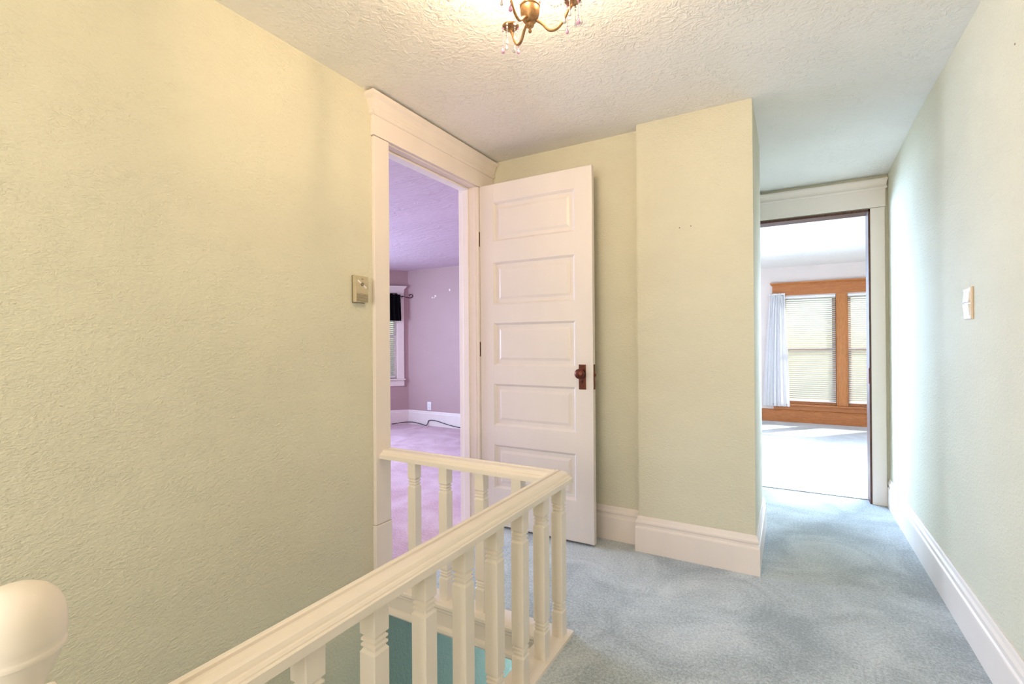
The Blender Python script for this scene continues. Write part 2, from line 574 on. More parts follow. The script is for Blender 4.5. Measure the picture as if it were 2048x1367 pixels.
# ------------------------------------------------------------------ baseboards
BASE = [(0, 0), (0.019, 0), (0.019, 0.128), (0.0175, 0.134), (0.012, 0.139), (0.012, 0.150), (0.016, 0.156), (0.016, 0.164),
        (0.010, 0.174), (0.007, 0.186), (0.004, 0.192), (0, 0.192)]
def baseboard(name, path, side, label, prof=BASE, m='trim'):
    bm = bmesh.new()
    sweep(bm, prof, path, side)
    o = new_obj(name, bm, M[m])
    tag(o, label, 'baseboard', 'structure')
    return o
baseboard('baseboard_far', [(XL + 0.02, YF), (XCL - 0.0195, YF)], -1, 'cream baseboard on the wall behind the open door')
baseboard('baseboard_column', [(XCL, YF), (XCL, YC), (XCR, YC), (XCR, YB), (XCR - 0.5, YB)], -1, 'cream baseboard wrapping around the boxed-out chimney wall')
baseboard('baseboard_right', [(XR, -1.6), (XR, YD - 0.022)], 1, 'white baseboard along the long right wall')
PB = [(0, 0), (0.016, 0), (0.016, 0.165), (0.010, 0.175), (0.010, 0.19), (0.004, 0.2), (0, 0.2)]
baseboard('baseboard_mauve_room', [(QX, QY), (PX, PY), (XL - T, PY)], -1, 'tall white baseboard around the mauve room', PB)
WB = [(0, 0), (0.02, 0), (0.02, 0.15), (0.014, 0.158), (0.014, 0.166), (0.008, 0.175), (0, 0.175)]
baseboard('baseboard_bedroom', [(-1.6, BY), (1.9, BY)], -1, 'orange varnished wood baseboard under the bedroom windows', WB, 'orange_wood_h')

# ------------------------------------------------------------------ door casings
def crown(z0, z1, proj):
    h = z1 - z0
    return [(0, z0), (0.004, z0), (0.009, z0 + 0.07 * h), (0.011, z0 + 0.14 * h), (0.009, z0 + 0.21 * h), (0.004, z0 + 0.26 * h), (0.006, z0 + 0.32 * h),
            (0.30 * proj, z0 + 0.40 * h), (0.42 * proj, z0 + 0.55 * h), (0.62 * proj, z0 + 0.70 * h), (0.86 * proj, z0 + 0.78 * h), (proj, z0 + 0.84 * h), (proj, z1), (0, z1)]

t1 = empty('trim_1', (0, 0, 0))
tag(t1, 'wide cream casing with crowned head around the left doorway', 'door casing', 'structure')
bx('casing_board', (XL, XL + 0.020, 1.660, DY0, 0.285, 2.133), M['trim'], t1, 0.0025)
bx('casing_board', (XL, XL + 0.020, DY1 - 0.012, 2.640, 0.0, 2.133), M['trim'], t1, 0.0025)
bx('plinth_block', (XL, XL + 0.025, 1.655, DY0 + 0.002, 0.0, 0.283), M['trim'], t1, 0.003)
bx('head_board', (XL, XL + 0.022, 1.655, 2.722, 2.136, 2.270), M['trim'], t1, 0.0025)
bm = bmesh.new()
sweep(bm, crown(2.232, 2.328, 0.036), [(XL, 1.655), (XL + 0.022, 1.655), (XL + 0.022, 2.722)], -1)
new_obj('crown_moulding', bm, M['trim'], t1)
bx('jamb', (XL - T - 0.004, XL + 0.002, DY0 - 0.001, DY0 + 0.018, 0.0, 2.132), M['trim'], t1, 0.002)
bx('jamb', (XL - T - 0.004, XL + 0.002, DY1 - 0.018, DY1 + 0.001, 0.0, 2.132), M['trim'], t1, 0.002)
bx('jamb', (XL - T - 0.004, XL + 0.002, DY0, DY1, 2.130, 2.150), M['trim'], t1, 0.002)
bx('door_stop', (XL - 0.085, XL - 0.042, DY1 - 0.031, DY1 - 0.018, 0.0, 2.119), M['trim'], t1, 0.002)
bx('door_stop', (XL - 0.085, XL - 0.042, DY0 + 0.018, DY0 + 0.031, 0.0, 2.119), M['trim'], t1, 0.002)
bx('door_stop', (XL - 0.085, XL - 0.042, DY0 + 0.018, DY1 - 0.018, 2.117, 2.130), M['trim'], t1, 0.002)

t2 = empty('trim_2', (0, 0, 0))
tag(t2, 'off-white casing around the far bedroom doorway', 'door casing', 'structure')
bx('casing_board', (FX1 - 0.004, 0.578, YD - 0.020, YD, 0.0, 2.066), M['trim'], t2, 0.0025)
bx('casing_board', (FX0 - 0.085, FX0 + 0.004, YD - 0.020, YD, 0.0, 2.066), M['trim'], t2, 0.0025)
bx('head_board', (FX0 - 0.09, 0.583, YD - 0.022, YD, 2.068, 2.215), M['trim'], t2, 0.0025)
bm = bmesh.new()
sweep(bm, crown(2.190, 2.262, 0.012), [(FX0 - 0.09, YD), (FX0 - 0.09, YD - 0.022), (0.583, YD - 0.022), (0.583, YD)], -1)
new_obj('crown_moulding', bm, M['trim'], t2)
for b in [(FX1 - 0.016, FX1, YD - 0.016, YD + T, 0.0, FZ), (FX0, FX0 + 0.016, YD - 0.016, YD + T, 0.0, FZ), (FX0, FX1, YD - 0.016, YD + T, FZ - 0.018, FZ)]:
    j = bx('jamb', b, M['dark_wood'], t2, 0.002)
    j['label'] = 'dark stained door jamb'
bx('strike_plate', (FX1 - 0.0195, FX1 - 0.016, YD - 0.012, YD + 0.03, 0.84, 0.95), M['bronze'], t2, 0.001)
bx('threshold_strip', (FX0, FX1, YD + 0.08, YD + 0.10, -0.01, 0.006), M['white_carpet'], t2, 0.002)

# ------------------------------------------------------------------ the open panel door
door = empty('door_1', (-1.697, 2.572, 0.015))
tag(door, 'white five panel door standing open against the green wall', 'door', 'structure')
DW, DH, DT = 0.749, 2.120, 0.035
XS = [0.0, 0.100, 0.642, DW]
ZP = [(0.231, 0.497), (0.618, 0.876), (0.991, 1.253), (1.367, 1.630), (1.762, 2.005)]
hy = DT / 2
bx('stile', (XS[0], XS[1], -hy, hy, 0, DH), M['doorpaint'], door, 0.003)
bx('stile', (XS[2], XS[3], -hy, hy, 0, DH), M['doorpaint'], door, 0.003)
zz = [0.0] + [z for p in ZP for z in p] + [DH]
for k in range(0, len(zz), 2):
    bx('rail', (XS[1] - 0.001, XS[2] + 0.001, -hy + 0.0003, hy - 0.0003, zz[k], zz[k + 1]), M['doorpaint'], door, 0.0012)
def panel_bm(x0, x1, z0, z1):
    bm = bmesh.new()
    for sgn in (-1, 1):
        steps = [(0.0, hy - 0.001), (0.006, hy - 0.006), (0.012, hy - 0.0125), (0.033, hy - 0.0125), (0.048, hy - 0.0065)]
        loops = []
        for ins, y in steps:
            loops.append([bm.verts.new((x, sgn * y, z)) for x, z in ((x0 + ins, z0 + ins), (x1 - ins, z0 + ins), (x1 - ins, z1 - ins), (x0 + ins, z1 - ins))])
        for a, b in zip(loops[:-1], loops[1:]):
            for i in range(4):
                bm.faces.new((a[i], a[(i + 1) % 4], b[(i + 1) % 4], b[i]))
        bm.faces.new(loops[-1])
    return bm
for z0, z1 in ZP:
    new_obj('panel', panel_bm(XS[1], XS[2], z0, z1), M['doorpaint'], door)
# lock set
ex = 0.686
pl = bx('lock_plate', (ex - 0.021, ex + 0.021, -hy - 0.004, -hy, 0.865, 1.005), M['bronze'], door, 0.0015)
pl['label'] = 'copper brown lock plate with keyhole'
bm = bmesh.new()
lathe(bm, [(0.0042, 0), (0.0042, 0.0006)], 12)
bmesh.ops.transform(bm, matrix=Matrix.Translation((ex, -hy - 0.0038, 0.912)) @ Matrix.Rotation(math.pi / 2, 4, 'X'), verts=bm.verts)
box(bm, ex - 0.002, ex + 0.002, -hy - 0.0044, -hy - 0.0038, 0.898, 0.911)
new_obj('keyhole', bm, M['dark'], pl)
bm = bmesh.new()
lathe(bm, [(0.015, 0.0), (0.016, 0.003), (0.011, 0.006), (0.009, 0.018), (0.010, 0.024), (0.021, 0.029), (0.0275, 0.037), (0.0285, 0.045), (0.026, 0.052), (0.018, 0.0575), (0.006, 0.0595)], 28)
bmesh.ops.transform(bm, matrix=Matrix.Translation((ex, -hy - 0.004, 0.955)) @ Matrix.Rotation(math.pi / 2, 4, 'X'), verts=bm.verts)
kn = new_obj('door_knob', bm, M['bronze'], door, True)
kn['label'] = 'round brown metal door knob'
bm = bmesh.new()
lathe(bm, [(0.015, 0.0), (0.016, 0.003), (0.011, 0.006), (0.009, 0.018), (0.010, 0.024), (0.021, 0.029), (0.0275, 0.037), (0.0285, 0.045), (0.026, 0.052), (0.018, 0.0575), (0.006, 0.0595)], 28)
bmesh.ops.transform(bm, matrix=Matrix.Translation((ex, hy, 0.955)) @ Matrix.Rotation(-math.pi / 2, 4, 'X'), verts=bm.verts)
new_obj('door_knob', bm, M['bronze'], door, True)
lp = bx('latch_plate', (DW - 0.0005, DW + 0.002, -0.011, 0.011, 0.866, 1.006), M['bronze'], door, 0.0008)
bx('latch_bolt', (DW + 0.001, DW + 0.010, -0.006, 0.006, 0.938, 0.954), M['bronze'], lp, 0.002)
for z0, z1 in [(1.742, 1.832), (1.048, 1.136), (0.28, 0.37)]:
    bm = bmesh.new()
    lathe(bm, [(0.0025, -0.006), (0.005, -0.003), (0.0045, 0.0), (0.0052, 0.001), (0.0052, z1 - z0 - 0.001), (0.0045, z1 - z0), (0.005, z1 - z0 + 0.003), (0.0025, z1 - z0 + 0.006)], 12, (-0.006, -hy - 0.003, z0))
    box(bm, -0.0055, 0.0, -hy - 0.003, hy - 0.006, z0, z1)
    h_ = new_obj('hinge', bm, M['bronze'], door)

# ------------------------------------------------------------------ balustrade
bal = empty('stair_balustrade', (-0.782, 1.715, 0.0))
tag(bal, 'cream painted balustrade with square balusters turning a corner around the stairwell', 'railing')
def rebase(o, root):
    for v in o.data.vertices:
        v.co -= root.location
    return o
RX, RY, ZB = -0.775, 1.715, 0.598
HW = 0.036
RAILP = [(-HW, ZB), (HW, ZB), (HW, ZB + 0.0180), (HW - 0.002, ZB + 0.0198), (HW - 0.0055, ZB + 0.0200), (HW - 0.0062, ZB + 0.0178), (HW - 0.0078, ZB + 0.0215), (HW - 0.0115, ZB + 0.0258),
         (HW - 0.0155, ZB + 0.0265), (HW - 0.0185, ZB + 0.0252), (HW - 0.0200, ZB + 0.0290), (HW - 0.0230, ZB + 0.0345), (HW - 0.0280, ZB + 0.0380), (HW - 0.036, ZB + 0.0392), (-HW + 0.027, ZB + 0.0396),
         (-HW + 0.0200, ZB + 0.0382), (-HW + 0.0170, ZB + 0.0350), (-HW + 0.0150, ZB + 0.0356), (-HW + 0.0138, ZB + 0.0408), (-HW + 0.010, ZB + 0.0424), (-HW + 0.003, ZB + 0.0420), (-HW, ZB + 0.0385)]
bm = bmesh.new()
sweep(bm, RAILP, [(RX, 0.155), (RX, RY + HW + 0.004)], -1)
hr_ = rebase(new_obj('handrail', bm, M['rail'], bal), bal)
bm = bmesh.new()
sweep(bm, [(-d, z) for d, z in RAILP], [(XL + 0.0205, RY), (RX - HW + 0.001, RY)], 1)
rebase(new_obj('handrail', bm, M['rail'], bal), bal)
# one square baluster mesh, shared
s = 0.0225
ring = lambda z, up: [(s, z), (s - 0.0045, z + 0.006), (s - 0.0050, z + 0.009), (s - 0.0012, z + 0.0125), (s - 0.0012, z + 0.0160), (s - 0.0055, z + 0.0200),
                      (s - 0.0055, z + 0.0215), (s - 0.0012, z + 0.0250), (s - 0.0012, z + 0.0285), (s - 0.0055, z + 0.0325), (s - 0.005, z + 0.035), (s - 0.0015, z + 0.0385), (s, z + 0.0400)]
prof = [(s, 0.012)] + ring(0.108, 0) + ring(0.486, 1) + [(s, ZB + 0.001)]
bm = bmesh.new()
lathe(bm, prof, 4, (0, 0, 0), 0, True)
edges = [e for e in bm.edges if abs(e.verts[0].co.z - e.verts[1].co.z) > 1e-5]
bmesh.ops.bevel(bm, geom=edges, offset=0.0022, segments=1, affect='EDGES')
b0 = new_obj('baluster', bm, M['rail'], bal)
ys = [1.715, 1.563, 1.405, 1.245, 1.083, 0.920, 0.756, 0.590, 0.430, 0.290]
xs = [-1.511, -1.331, -1.139, -0.960]
spots = [(-0.7825, y) for y in ys] + [(x, 1.7135) for x in xs]
for i, (x, y) in enumerate(spots):
    b = b0 if i == 0 else b0.copy()
    if i:
        COL.objects.link(b)
        b.parent = bal
    b.location = (x - bal.location.x, y - bal.location.y, 0)
# base plates
bm = bmesh.new()
PLT = [(0, -0.012), (0.100, -0.012), (0.1035, -0.006), (0.1035, 0.006), (0.100, 0.013), (0.0, 0.013)]
sweep(bm, [(d, z) for d, z in PLT], [(-0.7425, 0.10), (-0.7425, 1.664)], 1)
rebase(new_obj('base_plate', bm, M['rail'], bal), bal)
bm = bmesh.new()
sweep(bm, [(d, z) for d, z in PLT], [(XL + 0.026, 1.764), (-0.7425, 1.764)], -1)
rebase(new_obj('base_plate', bm, M['rail'], bal), bal)
# newel post at the near end with a mushroom cap
nw = empty('newel_post', (RX - bal.location.x, 0.195 - bal.location.y, 0))
nw.parent = bal
bx('post', (-0.042, 0.042, -0.042, 0.042, 0.0, 0.700), M['rail'], nw, 0.004)
bx('collar', (-0.050, 0.050, -0.050, 0.050, 0.690, 0.716), M['rail'], nw, 0.005)
bm = bmesh.new()
lathe(bm, [(0.026, 0.714), (0.022, 0.724), (0.022, 0.736), (0.027, 0.752), (0.034, 0.768), (0.0405, 0.782), (0.0435, 0.7905), (0.0455, 0.7915), (0.0462, 0.795), (0.0455, 0.798), (0.0450, 0.7995), (0.0465, 0.806), (0.0470, 0.815),
           (0.0462, 0.828), (0.0435, 0.841), (0.0385, 0.852), (0.031, 0.861), (0.021, 0.867), (0.010, 0.8695), (0.002, 0.870)], 48)
cap_ = new_obj('newel_cap', bm, M['rail'], nw, True)
cap_['label'] = 'rounded mushroom shaped newel cap'

# fascia under the short rail
fz = empty('trim_3', (0, 0, 0))
tag(fz, 'cream fascia board edging the stairwell below the short rail', 'fascia', 'structure')
bx('fascia_board', (XL, -0.84, 1.690, 1.735, -0.128, -0.012), M['rail'], fz, 0.002)
bm = bmesh.new()
sweep(bm, [(0, -0.040), (0.004, -0.040), (0.010, -0.036), (0.012, -0.030), (0.009, -0.024), (0.005, -0.021), (0.006, -0.012), (0, -0.012)], [(XL, 1.690), (-0.84, 1.690)], -1)
new_obj('bead_moulding', bm, M['rail'], fz)
bm = bmesh.new()
sweep(bm, [(0, -0.132), (0.008, -0.132), (0.012, -0.124), (0.010, -0.112), (0.005, -0.104), (0, -0.100)], [(XL, 1.690), (-0.84, 1.690)], -1)
new_obj('bead_moulding', bm, M['rail'], fz)

# ------------------------------------------------------------------ thermostat
th = empty('thermostat', (XL, 1.573, 1.395))
tag(th, 'small beige wall thermostat beside the left door casing', 'thermostat')
bx('back_plate', (0.0, 0.006, -0.036, 0.036, -0.062, 0.062), M['grey_plastic'], th, 0.0015)
bx('housing', (0.006, 0.028, -0.037, 0.037, -0.060, 0.060), M['beige_plastic'], th, 0.003)
bx('face_plate', (0.028, 0.0295, -0.033, 0.033, -0.018, 0.056), M['beige_plastic'], th, 0.0006)
g_ = bx('grille', (0.028, 0.0292, -0.032, 0.034, -0.056, -0.022), M['grey_plastic'], th, 0.0005)
for k in range(6):
    bx('grille_bar', (0.0292, 0.0298, -0.031, 0.033, -0.0535 + k * 0.0055, -0.0515 + k * 0.0055), M['beige_plastic'], g_, 0.0002)
bm = bmesh.new()
lathe(bm, [(0.008, 0), (0.0078, 0.004), (0.0065, 0.006)], 20)
bmesh.ops.transform(bm, matrix=Matrix.Translation((0.0293, -0.002, 0.022)) @ Matrix.Rotation(math.pi / 2, 4, 'Y'), verts=bm.verts)
new_obj('dial', bm, M['grey_plastic'], th, True)
bm = bmesh.new()
box(bm, 0.0295, 0.0302, -0.030, 0.030, -0.0035, 0.0035)
bmesh.ops.transform(bm, matrix=Matrix.Translation((0, -0.001, 0.0225)) @ Matrix.Rotation(math.radians(-32), 4, 'X'), verts=bm.verts)
new_obj('pointer', bm, M['white_plastic'], th)
bx('maker_mark', (0.0295, 0.0299, -0.007, 0.007, 0.044, 0.047), M['grey_plastic'], th, 0.0001)

# ------------------------------------------------------------------ light switch
sw = empty('light_switch', (XR, 2.463, 1.282))
tag(sw, 'white double light switch on the right wall', 'light switch')
bx('cover_plate', (-0.008, 0.0, -0.043, 0.043, -0.060, 0.060), M['almond'], sw, 0.004)
bx('plate_edge', (-0.005, 0.0, -0.047, -0.041, -0.061, 0.061), M['plate_gold'], sw, 0.002)
for y0 in (-0.030, 0.003):
    for (za, zb, tilt) in ((0.003, 0.046, 6), (-0.046, -0.003, -6)):
        bm = bbox_bevel(-0.003, 0.003, 0, 0.028, -0.0215, 0.0215, 0.0012, 1)
        bmesh.ops.transform(bm, matrix=Matrix.Translation((-0.009, y0, (za + zb) / 2)) @ Matrix.Rotation(math.radians(tilt), 4, 'Y'), verts=bm.verts)
        new_obj('rocker', bm, M['white_plastic'], sw)

# small marks on the walls
def spot(name, loc, axis, r, m, parent=None, depth=0.0012):
    bm = bmesh.new()
    lathe(bm, [(r, 0), (r * 0.8, depth)], 10)
    rot = {'x': Matrix.Rotation(math.pi / 2, 4, 'Y'), '-x': Matrix.Rotation(-math.pi / 2, 4, 'Y'), '-y': Matrix.Rotation(math.pi / 2, 4, 'X')}[axis]
    bmesh.ops.transform(bm, matrix=Matrix.Translation(loc) @ rot, verts=bm.verts)
    return new_obj(name, bm, m, parent)
spot('nail_hole', (-0.498, YC, 1.745), '-y', 0.0025, M['dark'], wcol)
spot('nail_hole', (-0.441, YC, 1.747), '-y', 0.0025, M['dark'], wcol)
spot('nail_mark', (XR, 2.02, 2.034), '-x', 0.0035, M['grey_plastic'], bpy.data.objects['wall_right'])
for x, z, r in ((-4.245, 1.802, 0.014), (-4.300, 1.783, 0.011), (-4.268, 1.780, 0.008), (-3.998, 1.868, 0.013), (-4.002, 1.885, 0.007)):
    spot('filler_patch', (x, PY, z), '-y', r, M['trim'], wmf)

# ------------------------------------------------------------------ chandelier
ZF = 2.055
ch = empty('chandelier', (-0.6546, 1.2595, H))
tag(ch, 'small champagne metal chandelier with clear and pink crystal drops', 'chandelier')
zl = lambda z: z - H
bm = bmesh.new()
lathe(bm, [(0.052, 0.0), (0.052, -0.006), (0.046, -0.014), (0.030, -0.022), (0.012, -0.028), (0.006, -0.034)][::-1], 32)
new_obj('ceiling_canopy', bm, M['brass'], ch, True)
bm = bmesh.new()
lathe(bm, [(0.0015, zl(ZF)), (0.0045, zl(ZF) + 0.002), (0.0055, zl(ZF) + 0.006), (0.0035, zl(ZF) + 0.010), (0.004, zl(ZF) + 0.013), (0.011, zl(ZF) + 0.019), (0.0125, zl(ZF) + 0.024), (0.011, zl(ZF) + 0.028), (0.017, zl(ZF) + 0.032),
           (0.024, zl(ZF) + 0.042), (0.0275, zl(ZF) + 0.055), (0.0285, zl(ZF) + 0.066), (0.0275, zl(ZF) + 0.073), (0.030, zl(ZF) + 0.076), (0.030, zl(ZF) + 0.079), (0.020, zl(ZF) + 0.084), (0.010, zl(ZF) + 0.094), (0.008, zl(ZF) + 0.115),
           (0.013, zl(ZF) + 0.130), (0.0155, zl(ZF) + 0.145), (0.010, zl(ZF) + 0.160), (0.0055, zl(ZF) + 0.175), (0.005, -0.03)], 32)
new_obj('centre_column', bm, M['brass'], ch, True)
fw = Vector((Fv.x, Fv.y, 0)).normalized()
rt = Vector((Rv.x, Rv.y, 0)).normalized()
pink_i = 0
def octa(bm, c, rx, rz, n=6):
    top = bm.verts.new((c[0], c[1], c[2] + rz))
    bot = bm.verts.new((c[0], c[1], c[2] - rz))
    rg = [bm.verts.new((c[0] + rx * math.cos(2 * math.pi * i / n), c[1] + rx * math.sin(2 * math.pi * i / n), c[2])) for i in range(n)]
    for i in range(n):
        bm.faces.new((rg[i], rg[(i + 1) % n], top))
        bm.faces.new((rg[(i + 1) % n], rg[i], bot))
def drop_bm(length, big):
    bm = bmesh.new()
    octa(bm, (0, 0, -0.006), 0.0042, 0.0042)
    octa(bm, (0, 0, -0.0155), 0.0036, 0.0036)
    r, L = (0.0065, 0.024) if big else (0.0052, 0.019)
    tube(bm, [(0, 0, -0.019), (0, 0, -length + L)], 0.0006, 5)
    octa(bm, (0, 0, -length + L + 0.003), 0.003, 0.003)
    lathe(bm, [(0.0008, -length + L), (0.35 * r, -length + 0.72 * L), (0.8 * r, -length + 0.42 * L), (r, -length + 0.24 * L), (0.75 * r, -length + 0.08 * L), (0.15 * r, -length)][::-1], 8)
    return bm
for az in (-27, 93, 213):
    a = math.radians(az)
    d = fw * math.cos(a) + rt * math.sin(a)
    z0 = zl(ZF)
    ctrl = [(0.020, 0.036), (0.036, 0.026), (0.052, 0.009), (0.066, 0.005), (0.082, 0.012), (0.098, 0.032), (0.110, 0.056), (0.122, 0.074), (0.125, 0.082)]
    pts = smooth_path([d * r + Vector((0, 0, z0 + z)) for r, z in ctrl], 5)
    bm = bmesh.new()
    tube(bm, pts, [0.0042] * len(pts), 10)
    arm = new_obj('arm', bm, M['brass'], ch, True)
    e = d * 0.125
    bm = bmesh.new()
    lathe(bm, [(0.004, z0 + 0.078), (0.007, z0 + 0.082), (0.010, z0 + 0.084), (0.024, z0 + 0.089), (0.0265, z0 + 0.093), (0.0255, z0 + 0.0945), (0.012, z0 + 0.090), (0.010, z0 + 0.096), (0.0125, z0 + 0.104), (0.009, z0 + 0.106)], 28, (e.x, e.y, 0))
    new_obj('drip_pan', bm, M['brass'], arm, True)
    bm = bmesh.new()
    lathe(bm, [(0.0085, z0 + 0.104), (0.0085, z0 + 0.170), (0.0075, z0 + 0.172)], 16, (e.x, e.y, 0))
    new_obj('candle_sleeve', bm, M['white_plastic'], arm, True)
    bm = bmesh.new()
    lathe(bm, [(0.006, z0 + 0.1725), (0.0085, z0 + 0.178), (0.0125, z0 + 0.190), (0.013, z0 + 0.200), (0.010, z0 + 0.213), (0.005, z0 + 0.226), (0.0015, z0 + 0.233)], 14, (e.x, e.y, 0))
    new_obj('bulb', bm, M['bulb'], arm, True)
    for k in range(6):
        b_ = 2 * math.pi * k / 6 + a
        L = (0.062, 0.086, 0.07)[k % 3]
        c = new_obj('crystal_drop', drop_bm(L, k % 2 == 0), M['crystal_pink'] if (k % 3 == 1) else M['crystal'], ch)
        c.location = (e.x + 0.0245 * math.cos(b_), e.y + 0.0245 * math.sin(b_), z0 + 0.092)
        c.rotation_euler = (0, 0, random.random() * 3)
# bead swags between the arms and the column
for az in (-27, 93, 213):
    a = math.radians(az)
    d = fw * math.cos(a) + rt * math.sin(a)
    bm = bmesh.new()
    for k in range(11):
        t = k / 10
        p = d * (0.016 + 0.092 * t) + Vector((0, 0, zl(ZF) + 0.145 - 0.052 * t - 0.04 * math.sin(math.pi * t)))
        octa(bm, p, 0.0042, 0.0045)
    new_obj('bead_swag', bm, M['crystal'], ch)
for k in range(6):
    b_ = 2 * math.pi * k / 6 + 0.4
    c = new_obj('crystal_drop', drop_bm(0.05, False), M['crystal'], ch)
    c.location = (0.029 * math.cos(b_), 0.029 * math.sin(b_), zl(ZF) + 0.135)

# ------------------------------------------------------------------ bedroom windows
t4 = empty('trim_4', (0, BY, 0))
tag(t4, 'orange varnished wood trim joining the two bedroom windows', 'window trim', 'structure')
bx('head_board', (-0.205, 1.438, -0.022, 0.0, 1.785, 1.935), M['orange_wood_h'], t4)
bm = bmesh.new()
sweep(bm, [(0, 1.925), (0.006, 1.925), (0.012, 1.935), (0.028, 1.950), (0.030, 1.966), (0, 1.966)], [(-0.205, 0.0), (-0.205, -0.022), (1.438, -0.022), (1.438, 0)], -1)
new_obj('head_cap', bm, M['orange_wood_h'], t4)
bx('side_casing', (-0.195, WL0 + 0.005, -0.020, 0.0, 0.262, 1.785), M['orange_wood'], t4)
bx('side_casing', (WR1 - 0.005, 1.428, -0.020, 0.0, 0.262, 1.785), M['orange_wood'], t4)
bx('mullion_board', (0.568, 0.664, -0.022, 0.0, 0.262, 1.785), M['orange_wood'], t4)
bx('mullion_edge', (0.553, 0.569, -0.016, 0.10, 0.262, 1.785), M['orange_wood'], t4, 0.002)
bx('mullion_edge', (0.663, 0.680, -0.016, 0.10, 0.262, 1.785), M['orange_wood'], t4, 0.002)
bx('window_stool', (-0.225, 1.458, -0.055, 0.03, 0.238, 0.262), M['orange_wood_h'], t4, 0.005)
bx('apron_board', (-0.200, 1.433, -0.024, 0.0, 0.176, 0.238), M['orange_wood_h'], t4)
for n_, (x0, x1) in enumerate(((WL0, WL1), (WR0, WR1))):
    w = empty('window_%d' % (n_ + 1), ((x0 + x1) / 2, BY, WZ0))
    tag(w, ('tall sash window behind the left bedroom blind', 'tall sash window behind the right bedroom blind')[n_], 'window', 'structure')
    hw = (x1 - x0) / 2
    zm = 1.02 - WZ0
    hh = WZ1 - WZ0
    for (za, zb, yy) in ((0.0, zm + 0.02, 0.055), (zm - 0.02, hh, 0.085)):
        sash = empty('sash', (0, yy, 0))
        sash.parent = w
        for b in ((-hw, -hw + 0.045, -0.015, 0.015, za, zb), (hw - 0.045, hw, -0.015, 0.015, za, zb)):
            bx('sash_stile', b, M['orange_wood'], sash, 0.002)
        for b in ((-hw + 0.045, hw - 0.045, -0.014, 0.014, za, za + 0.045), (-hw + 0.045, hw - 0.045, -0.014, 0.014, zb - 0.04, zb)):
            bx('sash_rail', b, M['orange_wood_h'], sash, 0.002)
        boxes_obj('pane', [(-hw + 0.04, hw - 0.04, -0.002, 0.002, za + 0.04, zb - 0.035)], M['glass'], sash)

def make_blind(name, x0, x1, z0, z1, pitch, depth, tilt, label, loc, rz, group=None):
    b = empty(name, loc, rz)
    tag(b, label, 'window blind', None, group)
    bx('head_rail', (x0, x1, -0.016, 0.016, z1 - 0.032, z1), M['white_plastic'], b, 0.002)
    bx('bottom_rail', (x0 + 0.002, x1 - 0.002, -0.012, 0.012, z0, z0 + 0.014), M['white_plastic'], b, 0.002)
    for xx in (x0 + 0.07, x1 - 0.07):
        boxes_obj('ladder_cord', [(xx - 0.001, xx + 0.001, -0.0125, -0.0115, z0, z1 - 0.03)], M['white_plastic'], b)
    bm = bmesh.new()
    n = 4
    rows = []
    for i in range(n + 1):
        u = (i / n - 0.5)
        rows.append((u * depth, 0.0022 * (1 - (2 * u) ** 2)))
    for sgn, off in ((1, 0.0004), (-1, -0.0004)):
        pass
    va = [[bm.verts.new((x, y, z + 0.0004)) for x in (x0 + 0.003, x1 - 0.003)] for y, z in rows]
    vb = [[bm.verts.new((x, y, z - 0.0004)) for x in (x0 + 0.003, x1 - 0.003)] for y, z in rows]
    for v in (va, vb):
        for i in range(n):
            bm.faces.new((v[i][0], v[i][1], v[i + 1][1], v[i + 1][0]))
    for i in (0, n):
        bm.faces.new((va[i][0], va[i][1], vb[i][1], vb[i][0]))
    first = None
    zc = z0 + 0.03
    while zc < z1 - 0.04:
        if first is None:
            first = new_obj('slat', bm, M['slat'], b)
            sobj = first
        else:
            sobj = first.copy()
            COL.objects.link(sobj)
            sobj.parent = b
        sobj.location = (0, 0, zc)
        sobj.rotation_euler = (math.radians(tilt), 0, 0)
        zc += pitch
    return b
make_blind('window_blind', WL0 + 0.004, WL1 - 0.006, 0.300, 1.772, 0.0285, 0.025, 50, 'white slatted blind in the left bedroom window beside the curtain', (0, BY + 0.018, 0), 0, 'bedroom window blinds')
make_blind('window_blind', WR0 + 0.006, WR1 - 0.004, 0.300, 1.772, 0.0285, 0.025, 50, 'white slatted blind in the right bedroom window beyond the wood mullion', (0, BY + 0.018, 0), 0, 'bedroom window blinds')

# sheer curtain
cu = empty('curtain', (-0.16, BY - 0.075, 0.225))
tag(cu, 'white sheer curtain panel hanging left of the bedroom window', 'curtain')
def cloth(width_top, width_bot, height, shift_top, shift_bot, folds, amp, nu=90, nv=26, thick=0.0012, bulge=0.0):
    bm = bmesh.new()
    for side in (0, 1):
        g = []
        for j in range(nv + 1):
            v = j / nv
            wd = width_bot + (width_top - width_bot) * v ** 1.3
            sh = shift_bot + (shift_top - shift_bot) * v ** 1.6
            row = []
            for i in range(nu + 1):
                u = i / nu
                y = amp * (1 - 0.35 * v) * math.sin(2 * math.pi * folds * u + 0.9 * math.sin(3 * v)) + 0.3 * amp * math.sin(2 * math.pi * folds * 2.3 * u + 2 * v)
                row.append(bm.verts.new((sh + (u - 0.5) * wd + bulge * math.sin(math.pi * v), y + side * thick, v * height)))
            g.append(row)
        for j in range(nv):
            for i in range(nu):
                bm.faces.new((g[j][i], g[j][i + 1], g[j + 1][i + 1], g[j + 1][i]))
    return bm
new_obj('curtain_panel', cloth(0.185, 0.33, 1.59, 0.02, -0.005, 6, 0.018), M['sheer'], cu, True)
bm = bmesh.new()
tube(bm, [(-0.09, 0.0, 1.575), (0.115, 0.0, 1.575)], 0.009, 10)
new_obj('curtain_rod', bm, M['white_plastic'], cu, True)
bx('rod_bracket', (0.062, 0.072, -0.004, 0.075, 1.545, 1.585), M['white_plastic'], cu, 0.002)
spot('pin', (0.075, -0.024, 1.555), '-y', 0.006, M['dark'], cu)

